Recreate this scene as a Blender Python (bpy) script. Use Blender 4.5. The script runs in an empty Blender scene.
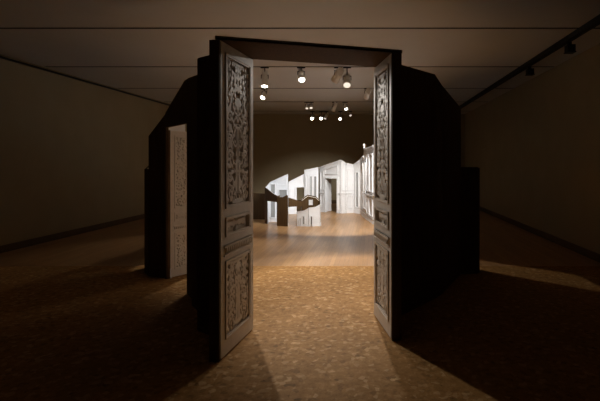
import bpy, bmesh, math, random
import numpy as np
from mathutils import Vector, Matrix

scene = bpy.context.scene
col = scene.collection
EYE = 1.6            # camera height
CEIL = 3.53

# ------------------------------------------------------------------ camera
cam_d = bpy.data.cameras.new('camera'); cam = bpy.data.objects.new('camera', cam_d); col.objects.link(cam)
cam.location = (0, 0, EYE); cam.rotation_euler = (math.pi/2, 0, 0)
cam_d.sensor_width = 36; cam_d.lens = 25.8; cam_d.shift_x = -0.12; cam_d.shift_y = -0.0625
cam_d.clip_start = 0.05; cam_d.clip_end = 100
scene.camera = cam
# ------------------------------------------------------------------ world, exposure
world = bpy.data.worlds.new('world'); scene.world = world; world.use_nodes = True
world.node_tree.nodes['Background'].inputs[0].default_value = (1, .5, .3, 1)
world.node_tree.nodes['Background'].inputs[1].default_value = 0.0004
vs = scene.view_settings
vs.view_transform = 'Standard'; vs.look = 'None'; vs.gamma = 1; vs.use_curve_mapping = False
vs.exposure = 0.0
cy = scene.cycles
cy.use_denoising = True; cy.max_bounces = 12; cy.diffuse_bounces = 8; cy.glossy_bounces = 4
cy.sample_clamp_indirect = 4.0; cy.caustics_reflective = False; cy.caustics_refractive = False

# ------------------------------------------------------------------ materials
def new_mat(name, color, rough=.6, spec=.3, metal=0):
    m = bpy.data.materials.new(name); m.use_nodes = True
    b = m.node_tree.nodes['Principled BSDF']
    b.inputs['Base Color'].default_value = (*color, 1)
    b.inputs['Roughness'].default_value = rough
    b.inputs['Specular IOR Level'].default_value = spec
    b.inputs['Metallic'].default_value = metal
    return m, m.node_tree.nodes, m.node_tree.links, b
def coords(n, l, scale=(1,1,1), kind='Object'):
    tc = n.new('ShaderNodeTexCoord'); mp = n.new('ShaderNodeMapping')
    mp.inputs['Scale'].default_value = scale
    l.new(tc.outputs[kind], mp.inputs['Vector']); return mp.outputs['Vector']
def noise(n, l, vec, scale, detail=4, rough=.55):
    t = n.new('ShaderNodeTexNoise'); t.inputs['Scale'].default_value = scale
    t.inputs['Detail'].default_value = detail; t.inputs['Roughness'].default_value = rough
    l.new(vec, t.inputs['Vector']); return t.outputs['Fac']
def ramp(n, l, fac, stops):
    r = n.new('ShaderNodeValToRGB'); e = r.color_ramp.elements
    while len(e) < len(stops): e.new(.5)
    for q, (p, c) in zip(e, stops): q.position = p; q.color = (*c, 1)
    l.new(fac, r.inputs['Fac']); return r.outputs['Color']
def mix(n, l, a, b, fac, mode='MIX'):
    m = n.new('ShaderNodeMix'); m.data_type = 'RGBA'; m.blend_type = mode
    if isinstance(fac, float): m.inputs[0].default_value = fac
    else: l.new(fac, m.inputs[0])
    l.new(a, m.inputs[6]); l.new(b, m.inputs[7]); return m.outputs[2]
def bump(n, l, b, h, s=.2, d=.01):
    k = n.new('ShaderNodeBump'); k.inputs['Strength'].default_value = s; k.inputs['Distance'].default_value = d
    l.new(h, k.inputs['Height']); l.new(k.outputs['Normal'], b.inputs['Normal'])

def mat_plain(name, c0, c1, scale, rough=.6, spec=.3, bs=.1, stretch=(1,1,1)):
    m, n, l, b = new_mat(name, c0, rough, spec)
    v = coords(n, l, stretch); f = noise(n, l, v, scale)
    l.new(ramp(n, l, f, [(.3, c0), (.7, c1)]), b.inputs['Base Color'])
    bump(n, l, b, f, bs, .004); return m
M = {}
M['wall'] = mat_plain('olive_wall_paint', (.38,.32,.205), (.41,.345,.225), 2.0, .8, .15)
M['ceiling'] = mat_plain('ceiling_paint', (.60,.60,.59), (.63,.63,.62), 1.5, .85, .1)
M['white'] = mat_plain('white_boiserie_paint', (.76,.77,.78), (.82,.83,.84), 9, .5, .3)
M['door'] = mat_plain('aged_white_door_paint', (.66,.61,.54), (.74,.68,.61), 14, .45, .35, .15)
M['ply'] = mat_plain('dark_plywood', (.062,.033,.012), (.095,.052,.019), 6, .7, .15, .1, (6,6,.6))
M['plyedge'] = mat_plain('pale_cut_edge', (.84,.78,.68), (.88,.82,.72), 30, .6, .2)
M['base'] = mat_plain('brown_baseboard', (.10,.06,.03), (.14,.085,.045), 5, .5, .3)
M['glass'] = new_mat('grey_mirror_glass', (.42,.43,.42), .12, .6, .35)[0]
M['black'] = new_mat('black_metal', (.012,.011,.01), .5, .3)[0]
M['lampbody'] = mat_plain('lamp_grey_paint', (.80,.78,.74), (.84,.82,.78), 20, .45, .4)
def emis(name, c, s):
    m, n, l, b = new_mat(name, (.8,.8,.8), .3)
    b.inputs['Emission Color'].default_value = (*c, 1); b.inputs['Emission Strength'].default_value = s; return m
M['lens'] = emis('lit_lens', (1,.93,.82), 14)
M['lens_dim'] = emis('dim_lens', (1,.9,.76), .9)

def floor_stone():
    m, n, l, b = new_mat('mottled_cork_floor', (.3,.2,.1), .7, .08)
    v = coords(n, l)
    vo = n.new('ShaderNodeTexVoronoi'); vo.inputs['Scale'].default_value = 26; l.new(v, vo.inputs['Vector'])
    f1 = noise(n, l, v, 15, 7, .8); f2 = noise(n, l, v, 2.2, 3)
    sep = n.new('ShaderNodeSeparateColor'); l.new(vo.outputs['Color'], sep.inputs[0])
    chips = ramp(n, l, sep.outputs[0], [(0,(.14,.07,.018)), (.15,(.34,.170,.050)), (.84,(.42,.218,.072)), (.96,(.72,.47,.23))])
    soft = ramp(n, l, f1, [(.36,(.12,.06,.016)), (.46,(.33,.168,.050)), (.55,(.43,.225,.072)), (.66,(.74,.48,.22))])
    c = mix(n, l, soft, chips, .5)
    tone = ramp(n, l, f2, [(.3,(.86,.85,.84)), (.7,(1.0,1.0,1.0))])
    c = mix(n, l, c, tone, 1.0, 'MULTIPLY')
    l.new(c, b.inputs['Base Color']); bump(n, l, b, f1, .12, .003); return m
def floor_wood():
    m, n, l, b = new_mat('oak_strip_floor', (.4,.26,.14), .33, .4)
    v = coords(n, l, (1,1,1))
    mp = n.new('ShaderNodeMapping'); mp.inputs['Rotation'].default_value = (0,0,math.pi/2); l.new(v, mp.inputs['Vector'])
    br = n.new('ShaderNodeTexBrick'); l.new(mp.outputs['Vector'], br.inputs['Vector'])
    br.inputs['Scale'].default_value = 1; br.inputs['Brick Width'].default_value = 1.1; br.inputs['Row Height'].default_value = .075
    br.inputs['Mortar Size'].default_value = .0012
    br.inputs['Color1'].default_value = (.37,.20,.083,1); br.inputs['Color2'].default_value = (.48,.275,.12,1); br.inputs['Mortar'].default_value = (.14,.08,.04,1)
    g = noise(n, l, coords(n, l, (30,1.2,1)), 3, 6)
    gr = ramp(n, l, g, [(.25,(.8,.77,.74)), (.75,(1.06,1.06,1.06))])
    l.new(mix(n, l, br.outputs['Color'], gr, 1.0, 'MULTIPLY'), b.inputs['Base Color']); bump(n, l, b, g, .05, .002); return m
M['stone'] = floor_stone(); M['wood'] = floor_wood()

# ------------------------------------------------------------------ mesh helpers
def link(name, bm, m, parent=None, loc=None):
    me = bpy.data.meshes.new(name); bmesh.ops.recalc_face_normals(bm, faces=bm.faces); bm.to_mesh(me); bm.free()
    me.materials.append(M[m] if isinstance(m, str) else m)
    o = bpy.data.objects.new(name, me); col.objects.link(o)
    if parent: o.parent = parent
    if loc: o.location = loc
    return o
def box(bm, x0, x1, y0, y1, z0, z1):
    vs_ = [bm.verts.new(p) for p in ((x0,y0,z0),(x1,y0,z0),(x1,y1,z0),(x0,y1,z0),(x0,y0,z1),(x1,y0,z1),(x1,y1,z1),(x0,y1,z1))]
    for f in ((0,1,2,3),(4,5,6,7),(0,1,5,4),(1,2,6,5),(2,3,7,6),(3,0,4,7)): bm.faces.new([vs_[i] for i in f])
def trap(bm, x0, x1, y0, y1, b0, b1, t0, t1):
    """prism whose bottom runs b0->b1 and top t0->t1 along x"""
    vs_ = [bm.verts.new(p) for p in ((x0,y0,b0),(x1,y0,b1),(x1,y1,b1),(x0,y1,b0),(x0,y0,t0),(x1,y0,t1),(x1,y1,t1),(x0,y1,t0))]
    for f in ((0,1,2,3),(4,5,6,7),(0,1,5,4),(1,2,6,5),(2,3,7,6),(3,0,4,7)): bm.faces.new([vs_[i] for i in f])
def cyl(bm, p, q, r0, r1=None, seg=16):
    p, q = Vector(p), Vector(q); r1 = r0 if r1 is None else r1
    d = (q-p).normalized(); a = d.orthogonal().normalized(); b_ = d.cross(a)
    A = [bm.verts.new(p + (a*math.cos(t)+b_*math.sin(t))*r0) for t in [2*math.pi*i/seg for i in range(seg)]]
    B = [bm.verts.new(q + (a*math.cos(t)+b_*math.sin(t))*r1) for t in [2*math.pi*i/seg for i in range(seg)]]
    for i in range(seg): bm.faces.new((A[i], A[(i+1)%seg], B[(i+1)%seg], B[i]))
    bm.faces.new(A[::-1]); bm.faces.new(B)
def empty(name, loc, rz=0, label=None, cat=None, group=None, scale=1):
    o = bpy.data.objects.new(name, None); col.objects.link(o); o.location = loc; o.rotation_euler = (0,0,rz)
    o.scale = (scale,)*3; o.empty_display_size = .1
    tag(o, label, cat, group); return o
def tag(o, label=None, cat=None, group=None, kind=None):
    if label: o['label'] = label
    if cat: o['category'] = cat
    if group: o['group'] = group
    if kind: o['kind'] = kind
    return o
def struct(name, bm, m): return tag(link(name, bm, m), kind='structure')

# ------------------------------------------------------------------ the gallery
WL, WR, YB, YF = -6.60, 3.67, 17.0, -4.0
bm = bmesh.new(); box(bm, WL-.2, WR+.2, YF-.2, 6.68, -.1, 0); o = struct('floor', bm, 'stone')
bm = bmesh.new(); box(bm, WL-.2, WR+.2, 6.68, YB+.2, -.1, 0); o = struct('floor_wood', bm, 'wood')
bm = bmesh.new(); box(bm, WL-.2, WL, YF, YB, 0, CEIL); struct('wall_left', bm, 'wall')
bm = bmesh.new(); box(bm, WR, WR+.2, YF, YB, 0, CEIL); struct('wall_right', bm, 'wall')
bm = bmesh.new(); box(bm, WL-.2, WR+.2, YB, YB+.2, 0, CEIL); struct('wall_far', bm, 'wall')
bm = bmesh.new(); box(bm, WL-.2, WR+.2, YF-.2, YF, 0, CEIL); struct('wall_behind', bm, 'wall')
SLOTS = [6.15, 8.62, 11.1, 13.55, 16.0]
edges = [YF-.2] + SLOTS + [YB+.2]
bm = bmesh.new()
for i in range(len(edges)-1):
    a = edges[i] + (.022 if i else 0); b_ = edges[i+1] - (.022 if i < len(edges)-2 else 0)
    box(bm, WL-.2, WR+.2, a, b_, CEIL, CEIL+.08)
box(bm, WL-.2, WR+.2, YF-.2, YB+.2, CEIL+.081, CEIL+.15)
struct('ceiling', bm, 'ceiling')
bm = bmesh.new(); box(bm, WL, WL+.02, YF, YB, 0, .13); struct('baseboard_left', bm, 'base')
bm = bmesh.new(); box(bm, WR-.02, WR, YF, YB, 0, .13); struct('baseboard_right', bm, 'base')
bm = bmesh.new(); box(bm, WL+.02, WR-.02, YB-.02, YB, 0, .13); struct('baseboard_far', bm, 'base')
bm = bmesh.new(); box(bm, WL, WL+.035, YF, YB, CEIL-.07, CEIL-.035); struct('shadow_gap_strip_left', bm, 'black')  # black strip painted in for the shadow gap under the ceiling

slot_names = ['nearest to the door portal', 'just beyond the door portal carrying four big spotlights', 'second beyond the portal',
              'third beyond the portal', 'farthest, in front of the brown far wall']
for y, s in zip(SLOTS, slot_names):
    bm = bmesh.new(); box(bm, WL+.05, WR-.02, y-.022, y+.022, CEIL+.012, CEIL+.08)
    box(bm, WL+.05, WR-.02, y-.022, y-.014, CEIL-.004, CEIL+.012); box(bm, WL+.05, WR-.02, y+.014, y+.022, CEIL-.004, CEIL+.012)
    tag(link('lighting_track', bm, 'black'), 'black recessed lighting track across the ceiling, ' + s, 'track', 'lighting tracks across the ceiling')
# double track along the right wall
rt = empty('lighting_track', (3.0, 0, CEIL), 0, 'long black double lighting track running along the right wall', 'track')
bm = bmesh.new(); box(bm, -.05, -.01, YF+.2, YB-.1, -.075, 0); link('rail', bm, 'black', rt)
bm = bmesh.new(); box(bm, .05, .10, YF+.2, YB-.1, -.045, 0); link('rail', bm, 'black', rt)

# ------------------------------------------------------------------ panelled wall sections
def interp(tops, u):
    for (a, za), (b_, zb) in zip(tops, tops[1:]):
        if a <= u <= b_: return za + (zb-za)*(u-a)/max(b_-a, 1e-9)
    return tops[-1][1] if u > tops[-1][0] else tops[0][1]
def slab(bm, tops, openings, y0, y1, drop=0.0, u0=None, u1=None, z0=0.0):
    L0 = tops[0][0] if u0 is None else u0; L1 = tops[-1][0] if u1 is None else u1
    us = sorted({L0, L1} | {u for u, _ in tops if L0 < u < L1} | {v for op in openings for v in op[:2] if L0 < v < L1})
    for a, b_ in zip(us, us[1:]):
        mid = (a+b_)/2; ta, tb = interp(tops, a)-drop, interp(tops, b_)-drop
        ops = sorted([op for op in openings if op[0] < mid < op[1]], key=lambda q: q[2]); z = z0
        for op in ops:
            if op[2] > z + 1e-4: trap(bm, a, b_, y0, y1, z, z, op[2], op[2])
            z = max(z, op[3])
        if min(ta, tb) > z + .01: trap(bm, a, b_, y0, y1, z, z, ta, tb)
def frame(bm, u0, u1, z0, tl, tr, y0, y1, w):
    """moulded rectangular frame with a sloping top bar"""
    ym = y0 + (y1-y0)*.55
    for k, (ww, off, ya, yb) in enumerate(((w, 0, y0, ym), (w*.5, w*.22, ym, y1))):
        a, b_, z = u0+off, u1-off, z0+off; L, R = tl-off, tr-off
        s = (R-L)/max(b_-a, 1e-6)
        box(bm, a, b_, ya, yb, z, z+ww)
        trap(bm, a, a+ww, ya, yb, z+ww, z+ww, L, L+s*ww)
        trap(bm, b_-ww, b_, ya, yb, z+ww, z+ww, R-s*ww, R)
        trap(bm, a+ww, b_-ww, ya, yb, L+s*ww-ww, R-s*ww-ww, L+s*ww, R-s*ww)
def section(p, q, tops, label, openings=(), face=-1, sc=.6, panels=(), glass=(), cornice=True, dado=True, casing=True, rail_z=None, group=None, skin=True, trim=False):
    """p->q plan line; tops are z at p,(fractions),q; the white face looks to the side `face` (-1: right of p->q)"""
    p, q = Vector((*p, 0)), Vector((*q, 0)); g = (q-p).normalized()*.001; p, q = p+g, q-g; L = (q-p).length; rz = math.atan2(q.y-p.y, q.x-p.x)
    e = empty('panelled_screen', p, rz, label, 'panel', group, 1)
    e['kind'] = 'thing'
    if not isinstance(tops[0], tuple): tops = [(0, tops[0]), (1, tops[1])]
    T = [(f*L, z) for f, z in tops]; OP = [(a*L, b_*L, z0, z1) for a, b_, z0, z1 in openings]
    th, sk = .045*max(sc,.5), .014*max(sc,.5)
    sc_d = sc*1.7
    s = face
    def Y(a, b_): return (a*s, b_*s)
    bm = bmesh.new(); slab(bm, T, OP, *Y(-th, 0), drop=.0); link('plywood_back', bm, 'ply', e)
    if trim:
        bm = bmesh.new()
        for (a, za), (b_, zb) in zip(T, T[1:]): trap(bm, a, b_, *Y(-th-.012, -th), za-.040, zb-.040, za-.030, zb-.030)
        link('pale_edge_strip', bm, 'plyedge', e)
    if not skin: return e
    bm = bmesh.new(); slab(bm, T, OP, *Y(0.0005, sk)); link('painted_face', bm, 'white', e)
    # skirting
    solid = []; cuts = [0] + sorted([v for op in OP if op[2] < .05 for v in op[:2]]) + [L]
    for a, b_ in zip(cuts[::2], cuts[1::2]):
        if b_-a > .02: solid.append((a, b_))
    hs = .15*sc
    for a, b_ in solid:
        bm = bmesh.new(); box(bm, a, b_, *Y(sk, sk+.016*sc_d), 0, hs); box(bm, a, b_, *Y(sk, sk+.026*sc_d), hs*.0, hs*.25); box(bm, a, b_, *Y(sk, sk+.022*sc_d), hs, hs+.02*sc); link('skirting', bm, 'white', e)
    if dado:
        zr = (.95*sc if rail_z is None else rail_z)
        for a, b_ in solid:
            if min(interp(T,a), interp(T,b_)) > zr+.08:
                bm = bmesh.new(); box(bm, a, b_, *Y(sk, sk+.03*sc_d), zr, zr+.035*sc); box(bm, a, b_, *Y(sk, sk+.018*sc_d), zr-.03*sc, zr); link('chair_rail', bm, 'white', e)
    if cornice:
        bm = bmesh.new()
        for (a, za), (b_, zb) in zip(T, T[1:]):
            for d0, d1, out in ((.0, .05*sc, .045*sc), (.05*sc, .09*sc, .028*sc), (.17*sc, .19*sc, .014*sc)):
                trap(bm, a, b_, *Y(sk, sk+out), za-d1, zb-d1, za-d0, zb-d0)
        link('cornice', bm, 'white', e)
    if casing:
        for (a, b_, z0, z1) in OP:
            if z1 <= z0: continue
            bm = bmesh.new(); w = .09*sc
            for ww, out in ((w, .02*sc_d), (w*.45, .036*sc_d)):
                if a-ww > 0: box(bm, a-ww, a, *Y(sk, sk+out), z0, z1+ww)
                if b_+ww < L: box(bm, b_, b_+ww, *Y(sk, sk+out), z0, z1+ww)
                box(bm, max(a,0), min(b_,L), *Y(sk, sk+out), z1, z1+ww)
                if z0 > .1: box(bm, max(a,0), min(b_,L), *Y(sk, sk+out), z0-ww, z0)
            box(bm, a, a+.012, *Y(-th-.01, sk), z0, z1); box(bm, b_-.012, b_, *Y(-th-.01, sk), z0, z1)
            link('door_casing', bm, 'white', e)
    for (a, b_, z0, z1) in panels:      # z1 <= 0: distance below the sloping top
        A, B = a*L, b_*L; tl = interp(T, A)+z1 if z1 <= 0 else z1; tr = interp(T, B)+z1 if z1 <= 0 else z1
        if min(tl, tr) - z0 < .06: continue
        bm = bmesh.new(); frame(bm, A, B, z0, tl, tr, *Y(sk, sk+.026*sc_d), .032*sc)
        link('panel_moulding', bm, 'white', e)
    for (a, b_, z0, z1) in glass:
        A, B = a*L, b_*L
        fr = bmesh.new(); frame(fr, A-.02, B+.02, z0-.02, z1+.02, z1+.02, *Y(sk, sk+.035*sc_d), .045*sc); f = link('mirror_frame', fr, 'white', e)
        bm = bmesh.new(); box(bm, A, B, *Y(sk, sk+.008), z0, z1); link('mirror_glass', bm, 'glass', f)
    return e

# right outer chain, seen from outside (dark plywood) with white inside
R = section
R((.14,4.36), (.71,5.10), (2.625,2.645), 'tall dark plywood wall section directly right of the door portal', face=1, sc=1, panels=((.08,.92,1.1,-.25),(.08,.92,.22,.85)))
R((.71,5.10), (.815,5.26), (2.64,2.55), 'narrow dark plywood strip with sloping top right of the portal', face=1, sc=.95, cornice=False, dado=False)
R((.815,5.26), (1.24,6.20), (2.55,2.39), 'dark plywood wall section with sloping top, right of the narrow strip', face=1, sc=.92, panels=((.08,.92,1.0,-.22),(.08,.92,.2,.78)))
R((1.24,6.20), (1.53,6.26), (1.54,1.54), 'low dark plywood block, outermost on the right side of the installation', face=1, sc=.8, cornice=False, dado=False)
R((1.53,6.26), (1.50,7.60), (1.53,1.50), 'plywood section with a low fireplace opening behind the outermost low block', face=1, sc=.85, openings=((.16,.78,.0,.78),), panels=((.2,.74,1.0,-.2),))
R((1.50,7.60), (1.05,9.35), (2.3,2.2), 'panelled wall section curving back behind the right dark plywood', face=1, sc=.8, panels=((.06,.47,.95,-.2),(.53,.94,.95,-.2)))
R((1.05,9.35), (.055,11.25), (2.2,2.07), 'white panelled section hidden mostly behind the right door leaf', face=1, sc=.78, panels=((.05,.35,.9,-.2),(.38,.65,.9,-.2),(.7,.96,.9,-.2)))
# visible white sections, right to left
R((.055,11.25), (-.235,12.75), [(0,2.06),(.55,2.03),(.9,2.05),(.901,2.16),(1,2.16)], 'white panelled section with a tall spike at its top edge, beside the right door leaf', face=1, sc=.75,
  panels=((.05,.36,.82,-.2),(.05,.36,.17,.66),(.44,.62,.82,-.2),(.44,.62,.17,.66)), glass=((.74,.9,.3,1.6),))
R((-.235,12.75), (-.33,13.55), [(0,1.82),(1,1.73)], 'narrow white panelled section angled between spike and mirror section', face=1, sc=.7, dado=False, panels=((.15,.85,.2,-.2),))
R((-.33,13.55), (-.575,13.82), (1.73,1.55), 'narrow white section with a grey mirror panel at the inner corner', face=1, sc=.66, glass=((.3,.7,.2,1.3),), dado=False)
R((-.58,13.84), (-.83,13.72), (1.55,1.60), 'white panelled section right of the doorway pier', face=1, sc=.66, panels=((.12,.88,.72,-.17),(.12,.88,.15,.56)))
R((-.835,13.70), (-.985,13.66), (1.60,1.70), 'narrow white pier right of the dark doorway', face=1, sc=.66, panels=((.2,.8,.72,-.17),(.2,.8,.15,.56)))
w_door = R((-.99,13.68), (-1.72,14.15), (1.70,1.47), 'white panelled wall section with a tall dark open doorway', face=1, sc=.65, openings=((.155,.70,0,1.10),), panels=((.12,.72,1.24,-.14),(.78,.96,.72,-.17),(.78,.96,.15,.56)))
bm = bmesh.new(); box(bm, 0, .30, 0, .02, .01, 1.08); box(bm, .03, .27, .02, .028, .55, 1.0); box(bm, .03, .27, .02, .028, .1, .48)
lf = link('door_leaf', bm, 'white', w_door); lf.location = (.60,-.035,0); lf.rotation_euler = (0,0,math.radians(-82))
R((-1.70,13.63), (-2.145,13.63), (1.47,1.38), 'white chimney breast section with a tall grey mirror, left of the dark doorway', face=1, sc=.6, cornice=True, glass=((.13,.31,.48,1.18),(.46,.58,.48,1.18)), panels=((.08,.64,.42,1.25),(.72,.92,.2,-.16),(.08,.92,1.28,-.1)), dado=False)
R((-2.13,13.7), (-2.62,13.45), (1.27,1.01), 'bluish white panelled section with a small doorway, left of the mirror section', face=1, sc=.5, openings=((.03,.53,0,.83),), panels=((.08,.94,.93,-.09),(.6,.92,.5,.8),(.6,.92,.12,.42)), dado=False)
R((-2.285,11.70), (-2.78,11.72), (1.30,1.08), 'white panelled section with a cut sloping top and door, above the plywood lintel', face=1, sc=.5, panels=((.05,.62,.99,-.1),), glass=((.72,.95,.12,1.02),(.06,.48,.1,.87)), dado=False)
R((-2.785,11.70), (-2.83,11.45), [(0,1.07),(1,.96)], 'small white folded corner at the left tip of the ribbon wall', face=1, sc=.5, cornice=False, dado=False)
R((-2.83,11.42), (-2.40,10.98), [(0,.955),(.7,.80),(1,.76)], 'dark plywood lintel piece spanning an opening at the left of the curl', face=1, sc=.45, openings=((.17,.97,0,.60),), dado=False, casing=False, cornice=False)
R((-2.40,10.955), (-2.12,10.85), [(0,.75),(.5,.73),(.9,.79),(1,.78)], 'broad dark plywood upright, tallest support of the low plywood ribbon', face=1, sc=.45, dado=False, cornice=False)
bm_l = R((-2.39,11.20), (-2.395,10.98), (.76,.755), 'dark plywood return standing at the left of the broad upright', face=1, sc=.45, dado=False, cornice=False, skin=False)
R((-2.115,10.85), (-1.82,11.12), (.73,.60), 'thin dark plywood beam bridging from the upright to the curl', face=1, sc=.4, openings=((0,1,0,.49),), dado=False, casing=False, cornice=False)
# the tiny inner curl
R((-1.83,11.14), (-1.375,11.34), [(0,.66),(.32,.775),(.75,.73),(1,.62)], 'small dark plywood end of the spiral with a tiny lit window', face=1, sc=.35, openings=((.38,.60,.50,.64),), dado=False, cornice=False, trim=True)
R((-1.36,11.32), (-1.315,10.94), (.62,.55), 'small side piece closing the right end of the inner curl', face=1, sc=.3, dado=False, cornice=False)
R((-1.32,10.92), (-1.60,10.86), [(0,.55),(.4,.49),(1,.47)], 'tiny white panelled section at the right of the inner curl', face=1, sc=.28, openings=((.68,.86,0,.25),), panels=((.08,.3,.06,.2),(.36,.56,.06,.2),(.08,.56,.25,-.06)), dado=False)
R((-1.605,10.86), (-1.90,10.92), [(0,.46),(.45,.39),(1,.37)], 'tiny white panelled section at the left of the inner curl', face=1, sc=.28, openings=((.66,.78,0,.2),), glass=((.36,.48,.05,.24),), panels=((.08,.28,.06,.2),(.08,.54,.28,-.05)), dado=False)
R((-1.90,10.925), (-1.885,11.10), (.37,.36), 'tiny white end piece at the leftmost tip of the inner curl', face=1, sc=.26, dado=False, cornice=False)
# low plywood wall at the far left of the view through the portal
R((-3.45,12.25), (-2.87,12.1), (.75,.73), 'low dark brown plywood wall behind the left edge of the portal', face=-1, sc=.5, skin=False)
# left outer chain
R((-1.25,3.87), (-1.63,4.13), (2.605,2.60), 'tall dark plywood strip directly left of the door portal', face=-1, sc=1, cornice=False, dado=False)
R((-1.63,4.13), (-1.93,4.88), (2.60,2.60), 'dark plywood side section between portal and left doorway', face=-1, sc=1, panels=((.1,.9,1.1,-.25),))
R((-1.93,4.88), (-2.20,5.24), (2.60,2.63), 'dark plywood section right of the left side doorway', face=-1, sc=.9, cornice=False, dado=False)
L2 = R((-2.20,5.24), (-2.86,6.00), [(0,2.63),(.15,2.62),(.93,2.30),(1,2.24)], 'plywood section with steep sloping top above the left carved door', openings=((.06,.93,0,2.09),), face=-1, sc=.8, dado=False, cornice=False, casing=False)
R((-2.86,6.00), (-3.15,6.12), (2.27,1.98), 'dark plywood section with sloping top, left of the carved side door', face=-1, sc=.8, cornice=False, dado=False)
R((-3.42,6.98), (-3.20,7.35), [(0,2.15),(.42,2.46),(1,2.46)], 'white pointed panel tip showing above the left plywood', face=-1, sc=.7, cornice=False, dado=False)
R((-3.15,6.12), (-3.30,6.30), (1.52,1.51), 'low dark plywood block at the far left outside end', face=-1, sc=.7, cornice=False, dado=False)
R((-3.30,6.30), (-3.52,8.0), (1.51,2.1), 'low plywood section with fireplace opening just behind the low left block', openings=((.2,.62,0,.62),), face=-1, sc=.7)
R((-3.52,8.0), (-3.45,12.2), (2.2,.78), 'long plywood section sloping down along the far left side', face=-1, sc=.6, panels=((.05,.3,.6,-.15),(.35,.62,.6,-.15)))
# jamb post of the left side doorway
bm = bmesh.new(); box(bm, 0, .34, 0, .08, 0, 2.035); box(bm, .34, .38, .01, .07, 0, 2.035)
o = link('doorway_post', bm, 'ply'); o.location = (-2.025,4.83,0); o.rotation_euler = (0,0,math.radians(-52)); tag(o, 'black looking plywood door post standing in front of the carved side door', 'post')

# ------------------------------------------------------------------ carved doors
def spiral(cx, cy, r, turns, start, sgn, w0=.011, w1=.006, n=44):
    out = []
    for i in range(n):
        t = i/(n-1); a = start + sgn*turns*2*math.pi*t; rr = r*(1-.85*t); out.append((cx+rr*math.cos(a), cy+rr*math.sin(a), w0+(w1-w0)*t))
    return out
def stroke(pts, w0, w1, n=24, bulge=0):
    out = []; P = [Vector(p) for p in pts]
    for i in range(n):
        t = i/(n-1); k = len(P)-1
        Q = list(P)
        while len(Q) > 1: Q = [a.lerp(b_, t) for a, b_ in zip(Q, Q[1:])]
        out.append((Q[0].x, Q[0].y, w0+(w1-w0)*t + bulge*math.sin(math.pi*t)))
    return out
def leafy(x, y, ang, ln, w):
    dx, dy = math.cos(ang), math.sin(ang)
    return stroke([(x,y),(x+dx*ln*.5-dy*ln*.15, y+dy*ln*.5+dx*ln*.15),(x+dx*ln,y+dy*ln)], w*.35, w*.2, 12, w)
def sym(S): return S + [[(-x,y,w) for x,y,w in s] for s in S]
def orn_tall(w, h, seed=3):
    rnd = random.Random(seed); S = []
    hw = w/2
    # base plinth and spreading legs
    S += sym([stroke([(0,.03),(.10,.03)], .02, .012)])
    S += sym([stroke([(.02,.30*h/1.3),(.05,.16),(.12,.13),(.13,.05)], .011, .012), stroke([(.02,.26),(.03,.14),(.06,.08)], .008, .007)])
    # reeds of the central bundle
    for x in (0, .024): S += sym([stroke([(x,.10),(x,.30*h),(x*.8,.52*h)], .008, .007, 60)])
    S += sym([stroke([(0,.30*h),(.05,.30*h)], .013, .008), stroke([(0,.53*h),(.045,.53*h)], .014, .010)])
    # scrolls
    for k, v in enumerate((.20,.335,.46,.60)):
        c = v*h; r = .052 if k % 2 else .046; x = hw-.075
        S += sym([spiral(x, c, r, 1.35, math.pi*(.9 if k%2 else 1.1), -1 if k%2 else 1, .012, .008)])
        S += sym([stroke([(.03,c-.06),(.06,c-.10),(x-.05,c-.01)], .008, .010)])
        for a in range(4):
            S += sym([leafy(x+rnd.uniform(-.03,.03), c+.06+rnd.uniform(-.015,.03), rnd.uniform(.6,2.4), .045, .011)])
    # figure medallion and fan
    S += sym([stroke([(0,.57*h),(.03,.60*h),(.02,.65*h),(0,.67*h)], .009, .008), stroke([(.01,.62*h),(.09,.64*h),(.10,.70*h)], .008, .008)])
    for a in (.35,.75,1.15,1.5): S += sym([leafy(0, .68*h, a, .085, .013)])
    # hanging garlands in the upper part
    for x, a, b_ in ((.05,.74,.955), (.125,.70,.93), (hw-.028,.66,.97)):
        S += sym([stroke([(x,a*h),(x+.03,(a+.08)*h),(x-.03,(a+.14)*h),(x,b_*h)], .009, .006, 40)])
        for t in range(6):
            S += sym([leafy(x+rnd.uniform(-.008,.008), (a+(b_-a)*t/6)*h, rnd.choice((.7,2.3,1.1,2.0)), .04, .012)])
    S += [stroke([(0,.78*h),(0,.96*h)], .010, .014)]
    S += sym([spiral(.05, .955*h, .03, 1, 0, 1, .009, .006), stroke([(0,.97*h),(.11,.975*h)], .011, .007)])
    # outer running edge
    for v in np.arange(.06, .64, .052):
        S += sym([leafy(hw-.012, v*h, 2.2, .034, .011)])
    return S
def orn_low(w, h, seed=5):
    rnd = random.Random(seed); S = []; hw = w/2
    S += sym([stroke([(0,.05),(.07,.045),(.10,.09)], .016, .009), stroke([(.03,.07),(.035,.2),(.015,.30)], .011, .012), stroke([(0,.08),(0,.33)], .010, .012)])
    S += sym([stroke([(.015,.32),(.06,.36),(.05,.46)], .013, .009), stroke([(0,.36),(0,.50)], .016, .012), leafy(0,.5,.8,.08,.013), leafy(0,.5,1.3,.10,.012)])
    for k, (x, y, r) in enumerate(((.13,.14,.045),(.12,.29,.05),(.13,.44,.042),(.11,.56,.04))):
        S += sym([spiral(x, y, r, 1.3, math.pi*(1.3 if k%2 else .7), 1 if k%2 else -1, .012, .008)])
        for a in range(4): S += sym([leafy(x+rnd.uniform(-.03,.04), y+.045+rnd.uniform(0,.03), rnd.uniform(.5,2.5), .045, .012)])
    S += sym([stroke([(0,h-.03),(.08,h-.045),(hw-.03,h-.02)], .012, .009), stroke([(hw-.016,.04),(hw-.03,.3*h),(hw-.014,.55*h)], .009, .007, 40)])
    for v in np.arange(.08, .9, .1): S += sym([leafy(hw-.014, v*h, 2.3, .035, .011)])
    return S
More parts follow.
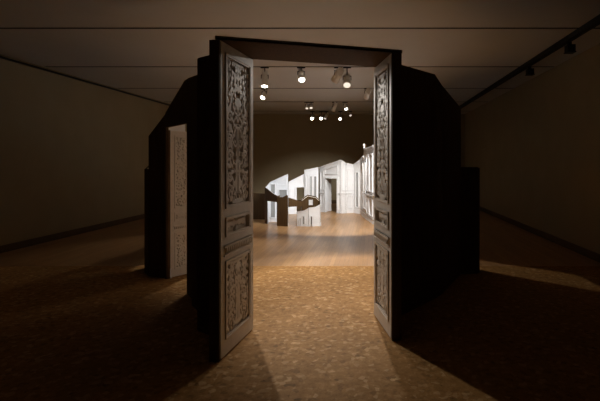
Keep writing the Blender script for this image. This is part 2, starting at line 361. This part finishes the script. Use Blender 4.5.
def orn_frieze(w, h):
    S = []; c = h/2
    S += sym([stroke([(0,.02),(0,h-.02)], .014, .01), spiral(.06,c,.032,1.2,0,1,.010,.007), spiral(.135,c,.032,1.2,math.pi,-1,.010,.007), leafy(.02,c,.5,.05,.012), leafy(.09,c+.01,.2,.05,.012), leafy(.16,c,.9,.04,.011), leafy(.16,c,-.9,.04,.011)])
    return S
def fill(S, w, h, n, seed):
    rnd = random.Random(seed); pts = [(x, y) for st in S for x, y, _ in st]
    for _ in range(n):
        x, y = rnd.uniform(.02, w/2-.02), rnd.uniform(.03, h-.03)
        if min((px-x)**2+(py-y)**2 for px, py in pts) > .017**2:
            l_ = leafy(x, y-.02, rnd.uniform(1.1, 2.0), .045, .008); S += sym([l_]); pts += [(a, b_) for a, b_, _ in l_]
    return S
def relief(name, w, h, strokes, depth=.032, step=.0052):
    nx, ny = int(w/step)+1, int(h/step)+1
    xs = np.linspace(-w/2, w/2, nx); ys = np.linspace(0, h, ny); X, Yg = np.meshgrid(xs, ys)
    H = np.zeros_like(X)
    for s in strokes:
        P = np.array(s)
        x0, x1, y0, y1 = P[:,0].min()-.03, P[:,0].max()+.03, P[:,1].min()-.03, P[:,1].max()+.03
        ix = np.where((xs>=x0)&(xs<=x1))[0]; iy = np.where((ys>=y0)&(ys<=y1))[0]
        if len(ix) == 0 or len(iy) == 0: continue
        sx = X[np.ix_(iy, ix)]; sy = Yg[np.ix_(iy, ix)]
        d = np.sqrt((sx[...,None]-P[:,0])**2 + (sy[...,None]-P[:,1])**2)
        v = np.clip((1.6-d/P[:,2])*2.2, 0, 1).max(-1); v = v**.6
        H[np.ix_(iy, ix)] = np.maximum(H[np.ix_(iy, ix)], v)
    H[0,:] = H[-1,:] = 0; H[:,0] = H[:,-1] = 0
    verts = [(float(X[j,i]), -float(H[j,i])*depth, float(Yg[j,i])) for j in range(ny) for i in range(nx)]
    faces = [(j*nx+i, j*nx+i+1, (j+1)*nx+i+1, (j+1)*nx+i) for j in range(ny-1) for i in range(nx-1)]
    me = bpy.data.meshes.new(name); me.from_pydata(verts, [], faces); me.materials.append(M['door'])
    for p in me.polygons: p.use_smooth = True
    return me
LW, LH = .66, 2.59
PX0, PX1 = .095, LW-.095
PW = PX1-PX0
P_TOP, P_MID, P_LOW = (1.235, 2.50), (1.0, 1.135), (.155, .775)
me_top = relief('carved_tall_panel', PW, P_TOP[1]-P_TOP[0], fill(orn_tall(PW, P_TOP[1]-P_TOP[0]), PW, P_TOP[1]-P_TOP[0], 500, 1))
me_mid = relief('carved_frieze', PW, P_MID[1]-P_MID[0], orn_frieze(PW, P_MID[1]-P_MID[0]), .018)
me_low = relief('carved_low_panel', PW, P_LOW[1]-P_LOW[0], fill(orn_low(PW, P_LOW[1]-P_LOW[0]), PW, P_LOW[1]-P_LOW[0], 250, 2))
def leaf(parent, hinge, ang, flip):
    """leaf from hinge point along ang; carved face toward local -y (flip mirrors it to +y)"""
    s = -1 if flip else 1; t = .045
    bm = bmesh.new()
    def B(x0, x1, y0, y1, z0, z1): box(bm, x0, x1, y0*s, y1*s, z0, z1)
    st = PX0-.005
    B(0, st, 0, t, .012, LH); B(LW-st, LW, 0, t, .012, LH)
    zs = [(.012, P_LOW[0]), (P_LOW[1], P_MID[0]), (P_MID[1], P_TOP[0]), (P_TOP[1], LH)]
    for a, b_ in zs: B(st, LW-st, 0, t, a, b_)
    B(st, LW-st, .036, t, P_LOW[0], P_TOP[1])
    o = link('door_leaf', bm, 'door', parent); o.location = hinge; o.rotation_euler = (0,0,ang)
    for me, (za, zb), nm in ((me_top, P_TOP, 'carved_panel'), (me_mid, P_MID, 'carved_frieze'), (me_low, P_LOW, 'carved_panel')):
        r = bpy.data.objects.new(nm, me); col.objects.link(r); r.parent = o
        r.location = (LW/2, .0355*s, za); r.scale = (1, s, 1)
        bm = bmesh.new()
        for w, out in ((.026, -.006), (.012, -.011)):
            a0, a1, b0, b1 = PX0-.018, PX1+.018, za-.014, zb+.014
            box(bm, a0, a1, *(sorted((0, out*s))), b0, b0+w); box(bm, a0, a1, *(sorted((0, out*s))), b1-w, b1)
            box(bm, a0, a0+w, *(sorted((0, out*s))), b0+w, b1-w); box(bm, a1-w, a1, *(sorted((0, out*s))), b0+w, b1-w)
        link('panel_moulding', bm, 'door', o)
    # dart rail
    bm = bmesh.new(); zr = .855
    box(bm, .05, LW-.05, *sorted((0,-.012*s)), zr+.045, zr+.065); box(bm, .05, LW-.05, *sorted((0,-.018*s)), zr+.058, zr+.065)
    box(bm, .05, LW-.05, *sorted((0,-.010*s)), zr-.028, zr-.015)
    n = 15; sp = (LW-.12)/n
    for i in range(n):
        c = .06+sp*(i+.5); y = -.02*s
        v = [bm.verts.new(p) for p in ((c-sp*.42,0,zr+.045),(c+sp*.42,0,zr+.045),(c,0,zr-.01),(c-sp*.3,y,zr+.045),(c+sp*.3,y,zr+.045),(c,y,zr+.005))]
        for f in ((3,4,5),(0,1,4,3),(1,2,5,4),(2,0,3,5)): bm.faces.new([v[k] for k in f])
    link('dart_moulding', bm, 'door', o)
    bm = bmesh.new(); box(bm, -.026, -.014, .003*s if s>0 else -.085, .085 if s>0 else -.003, 0, LH); link('door_stop', bm, 'ply', o)
    for z in (.3, 1.3, 2.3):
        bm = bmesh.new(); cyl(bm, (-.006, t*.5*s, z-.05), (-.006, t*.5*s, z+.05), .008); link('hinge', bm, 'base', o)
    return o
# main portal: plywood box reveal with white front lip
ax = math.atan2(.40, 1.39)
portal = empty('door_portal', (-1.262, 3.455, 0), ax, 'large open door portal with a carved white leaf on each side and plywood lintel', 'door')
PWD = 1.60; DEP = .62
bm = bmesh.new(); trap(bm, 0, PWD, 0, DEP, 2.598, 2.598, 2.62, 2.62); box(bm, .0, PWD, 0, .02, 2.598, 2.622); link('lintel', bm, 'ply', portal)
bm = bmesh.new(); trap(bm, 0, PWD, -.001, .03, 2.6225, 2.6225, 2.624, 2.624); v=[bm.verts.new(p) for p in ((0,-.002,2.612),(PWD,-.002,2.612),(PWD,.012,2.630),(0,.012,2.630))]; bm.faces.new(v); link('lintel_edge', bm, 'plyedge', portal)['label'] = 'pale cut edge'
def to_local(x, y):
    d = Vector((x+1.262, y-3.455)); return (d.x*math.cos(ax)+d.y*math.sin(ax), -d.x*math.sin(ax)+d.y*math.cos(ax), 0)
la = math.atan2(.65, .080); ra = math.atan2(.655, -.155)
lh = to_local(-1.222, 3.475); rh = to_local(.172, 3.885)
leaf(portal, lh, la-ax, False)
leaf(portal, rh, ra-ax, True)
def jamb(x0, y0, ang, off, th, name='jamb'):
    bm = bmesh.new(); box(bm, -.005, .60, min(off, off+th), max(off, off+th), 0, 2.597); o = link(name, bm, 'ply', portal)
    o.location = to_local(x0, y0); o.rotation_euler = (0, 0, ang-ax); return o
jamb(-1.222, 3.475, la, .047, .028)
jamb(.172, 3.885, ra, -.047-.052, .05)
# side doorway leaf, smaller
side = empty('door_portal', (-2.80, 5.97, 0), 0, 'smaller carved white side door leaf standing open at the left plywood wall', 'door', scale=.79)
leaf(side, (0,0,0), math.radians(56), False)
bm = bmesh.new(); box(bm, -.06, -.005, -.01, .06, 0, 2.6); o = link('jamb', bm, 'ply', side); o.rotation_euler = (0,0,math.radians(56))

# ------------------------------------------------------------------ track spotlights (each carries its own lamp)
def spotlight(x, y, aim, label, power=0, cone=60, color=(1,.93,.84), size=1.0, lens='lens', drop=.16, group='spotlights on the ceiling tracks', zt=CEIL, ln=.24):
    e = empty('track_spotlight', (x, y, zt), 0, label, 'spotlight', group)
    r, ln = .055*size, ln*size
    c = Vector((0, 0, -drop)); d = (Vector(aim) - (Vector((x, y, zt))+c)).normalized()
    bm = bmesh.new(); box(bm, -.08, .08, -.016, .016, -.03, .0); link('track_adapter', bm, 'black', e)
    bm = bmesh.new(); cyl(bm, (0,0,-.03), (0,0,-drop+r), .011); 
    side_ = d.cross(Vector((0,0,1))).normalized() if abs(d.z) < .99 else Vector((1,0,0))
    for s in (-1, 1):
        cyl(bm, Vector((0,0,-drop+r+.01))+side_*s*(r+.008), c+side_*s*(r+.008), .007, seg=8)
    cyl(bm, Vector((0,0,-drop+r+.01))-side_*(r+.014), Vector((0,0,-drop+r+.01))+side_*(r+.014), .008, seg=8)
    link('yoke', bm, 'black', e)
    bm = bmesh.new(); a, b_ = c-d*ln*.5, c+d*ln*.5
    cyl(bm, a, a+d*ln*.28, r*.8, r*.8, 20)
    for k in range(4): cyl(bm, a+d*ln*(.03+.07*k), a+d*ln*(.055+.07*k), r*.98, seg=20)
    cyl(bm, a+d*ln*.30, a+d*ln*.55, r, r, 20)
    cyl(bm, a+d*ln*.55, a+d*ln*.60, r*.9, r*.9, 20)
    link('lamp_body', bm, 'lampbody', e)
    # open snoot
    bm = bmesh.new(); seg = 24; A = a+d*ln*.60; o1 = d.orthogonal().normalized(); o2 = d.cross(o1); rings = []
    for p, rr in ((A, r), (b_, r*1.08), (b_, r*.98), (A, r*.9)):
        rings.append([bm.verts.new(p+(o1*math.cos(t)+o2*math.sin(t))*rr) for t in [2*math.pi*i/seg for i in range(seg)]])
    for q in range(4):
        P, Q = rings[q], rings[(q+1)%4]
        for i in range(seg): bm.faces.new((P[i], P[(i+1)%seg], Q[(i+1)%seg], Q[i]))
    link('lamp_hood', bm, 'lampbody', e)
    bm = bmesh.new(); cyl(bm, b_-d*.022, b_-d*.010, r*.93, r*.93, 24); link('lens', bm, lens, e)
    if power:
        ld = bpy.data.lights.new('bulb', 'SPOT'); ld.energy = power; ld.color = color; ld.spot_size = math.radians(cone); ld.spot_blend = .55; ld.shadow_soft_size = .07
        lo = bpy.data.objects.new('bulb', ld); col.objects.link(lo); lo.parent = e
        lo.location = b_+d*.012; lo.rotation_euler = d.to_track_quat('-Z', 'Y').to_euler()
    return e
Y1, Y2, Y3, Y4 = SLOTS[1:]
cool = (.74,.86,1.0); neutral = (1,.95,.89)
spotlight(-2.15, Y1, (-1.95,7.5,0), 'leftmost large spotlight in the portal, hanging upright with glowing end', 150, 70, drop=.24, size=1.1, ln=.32)
spotlight(-1.42, Y1, (-.6,6.2,0), 'brightly glowing spotlight on the front track, middle of the portal', 280, 52, drop=.17, size=1.15)
spotlight(-.68, Y1, (-2.75,11.8,.8), 'pale spotlight body on the front track, upper one of the angled pair', 260, 34, cool, 1.35, 'lens', .17)
spotlight(-.50, Y1, (-.35,5.9,0), 'pale tilted spotlight on the front track, lower right of the angled pair', 470, 48, size=1.3, lens='lens_dim', drop=.27)
spotlight(-2.78, Y2, (-3.6,8.2,0), 'small glowing spotlight on the second track at the left leaf', 60, 60, drop=.16, size=1.1)
spotlight(-.12, Y2, (-1.3,14,.8), 'pale spotlight on the second track beside the right leaf', 330, 60, neutral, drop=.14, size=1.2)
spotlight(-2.05, Y3, (-1.8,11.2,0), 'small spotlight on the third track left of centre', 25, 55, drop=.14, size=.8, lens='lens_dim')
spotlight(-1.92, Y3, (-1.3,10.2,0), 'small spotlight on the third track, right of its close neighbour', 40, 55, drop=.14, size=.8, lens='lens_dim')
spotlight(-1.18, Y3, (-2.4,14.5,.6), 'grey spotlight on the third track in the middle of the group', 0, 60, lens='lens_dim', size=1.2)
spotlight(-.85, Y3, (.1,12.2,.9), 'grey spotlight on the third track at the right with its end lit', 12, 60, drop=.14)
spotlight(-2.22, Y4, (-2.0,12.5,.0), 'leftmost bright spotlight on the farthest track', 12, 60, drop=.2, size=1.1)
spotlight(-1.88, Y4, (-1.9,11.5,.0), 'second spotlight from the left on the farthest track', 12, 55, drop=.22)
spotlight(-1.70, Y4, (-3,15,.6), 'third spotlight from the left on the farthest track, turned away', 0, lens='lens_dim', drop=.18)
spotlight(-1.18, Y4, (-1.1,12.5,.0), 'fourth spotlight from the left on the farthest track', 20, 55, drop=.22)
spotlight(-.82, Y4, (.3,13,.0), 'rightmost faint spotlight on the farthest track', 0, lens='lens_dim', drop=.10, size=.8)
spotlight(.55, Y2, (-2.5,13.0,.6), 'added unseen spotlight on the second track above the right plywood', 210, 45, cool)  # added out of view to brighten the white sections at the back left
spotlight(.24, Y1, (-1.0,11.7,.0), 'added unseen spotlight on the front track behind the right leaf', 780, 66, (1,.97,.94))  # unseen flood, added to light the centre floor and curl
spotlight(.46, Y1, (-1.25,3.8,1.2), 'added unseen spotlight on the front track above the right plywood', 100, 36)  # added lamp, never seen, rakes the carving of the left leaf
spotlight(1.15, Y2, (-3.45,7.2,.3), 'added unseen spotlight on the second track farther right above the plywood', 80, 34)  # unseen addition that throws the light patch on the left floor
spotlight(-3.1, Y1, (.1,4.2,.8), 'added unseen spotlight on the front track behind the left leaf', 480, 34)  # added out of sight to lift the right leaf and widen the floor wedge
spotlight(-3.5, Y2, (1.5,7.1,.35), 'added unseen spotlight on the second track behind the left leaf', 480, 26)  # unseen, put in for bounce off the right inner wall and its floor patch
# lamps along the right wall track (off) and over the right aisle
for k, (y, s) in enumerate(((5.3,'nearest dark box spotlight on the right wall track'), (6.7,'second dark box spotlight along the right wall track'), (8.4,'third dark box spotlight along the right wall track'))):
    e = empty('track_spotlight', (3.075, y, CEIL-.045), 0, s, 'spotlight', 'dark spotlights on the right wall track')
    bm = bmesh.new(); box(bm, -.03, .03, -.02, .02, -.05, 0); link('track_adapter', bm, 'black', e)
    bm = bmesh.new(); box(bm, -.05, .07, -.06, .06, -.16, -.05); box(bm, -.06, .08, -.066, .066, -.17, -.155); link('lamp_body', bm, 'black', e)
bm = bmesh.new(); cyl(bm, (0,0,0), (0,0,-.02), .06); cyl(bm, (0,0,-.02), (0,0,-.045), .045, .03)
o = link('smoke_detector', bm, 'black'); o.location = (-1.30, 14.6, CEIL); tag(o, 'small round black detector on the ceiling between the two far tracks', 'detector')
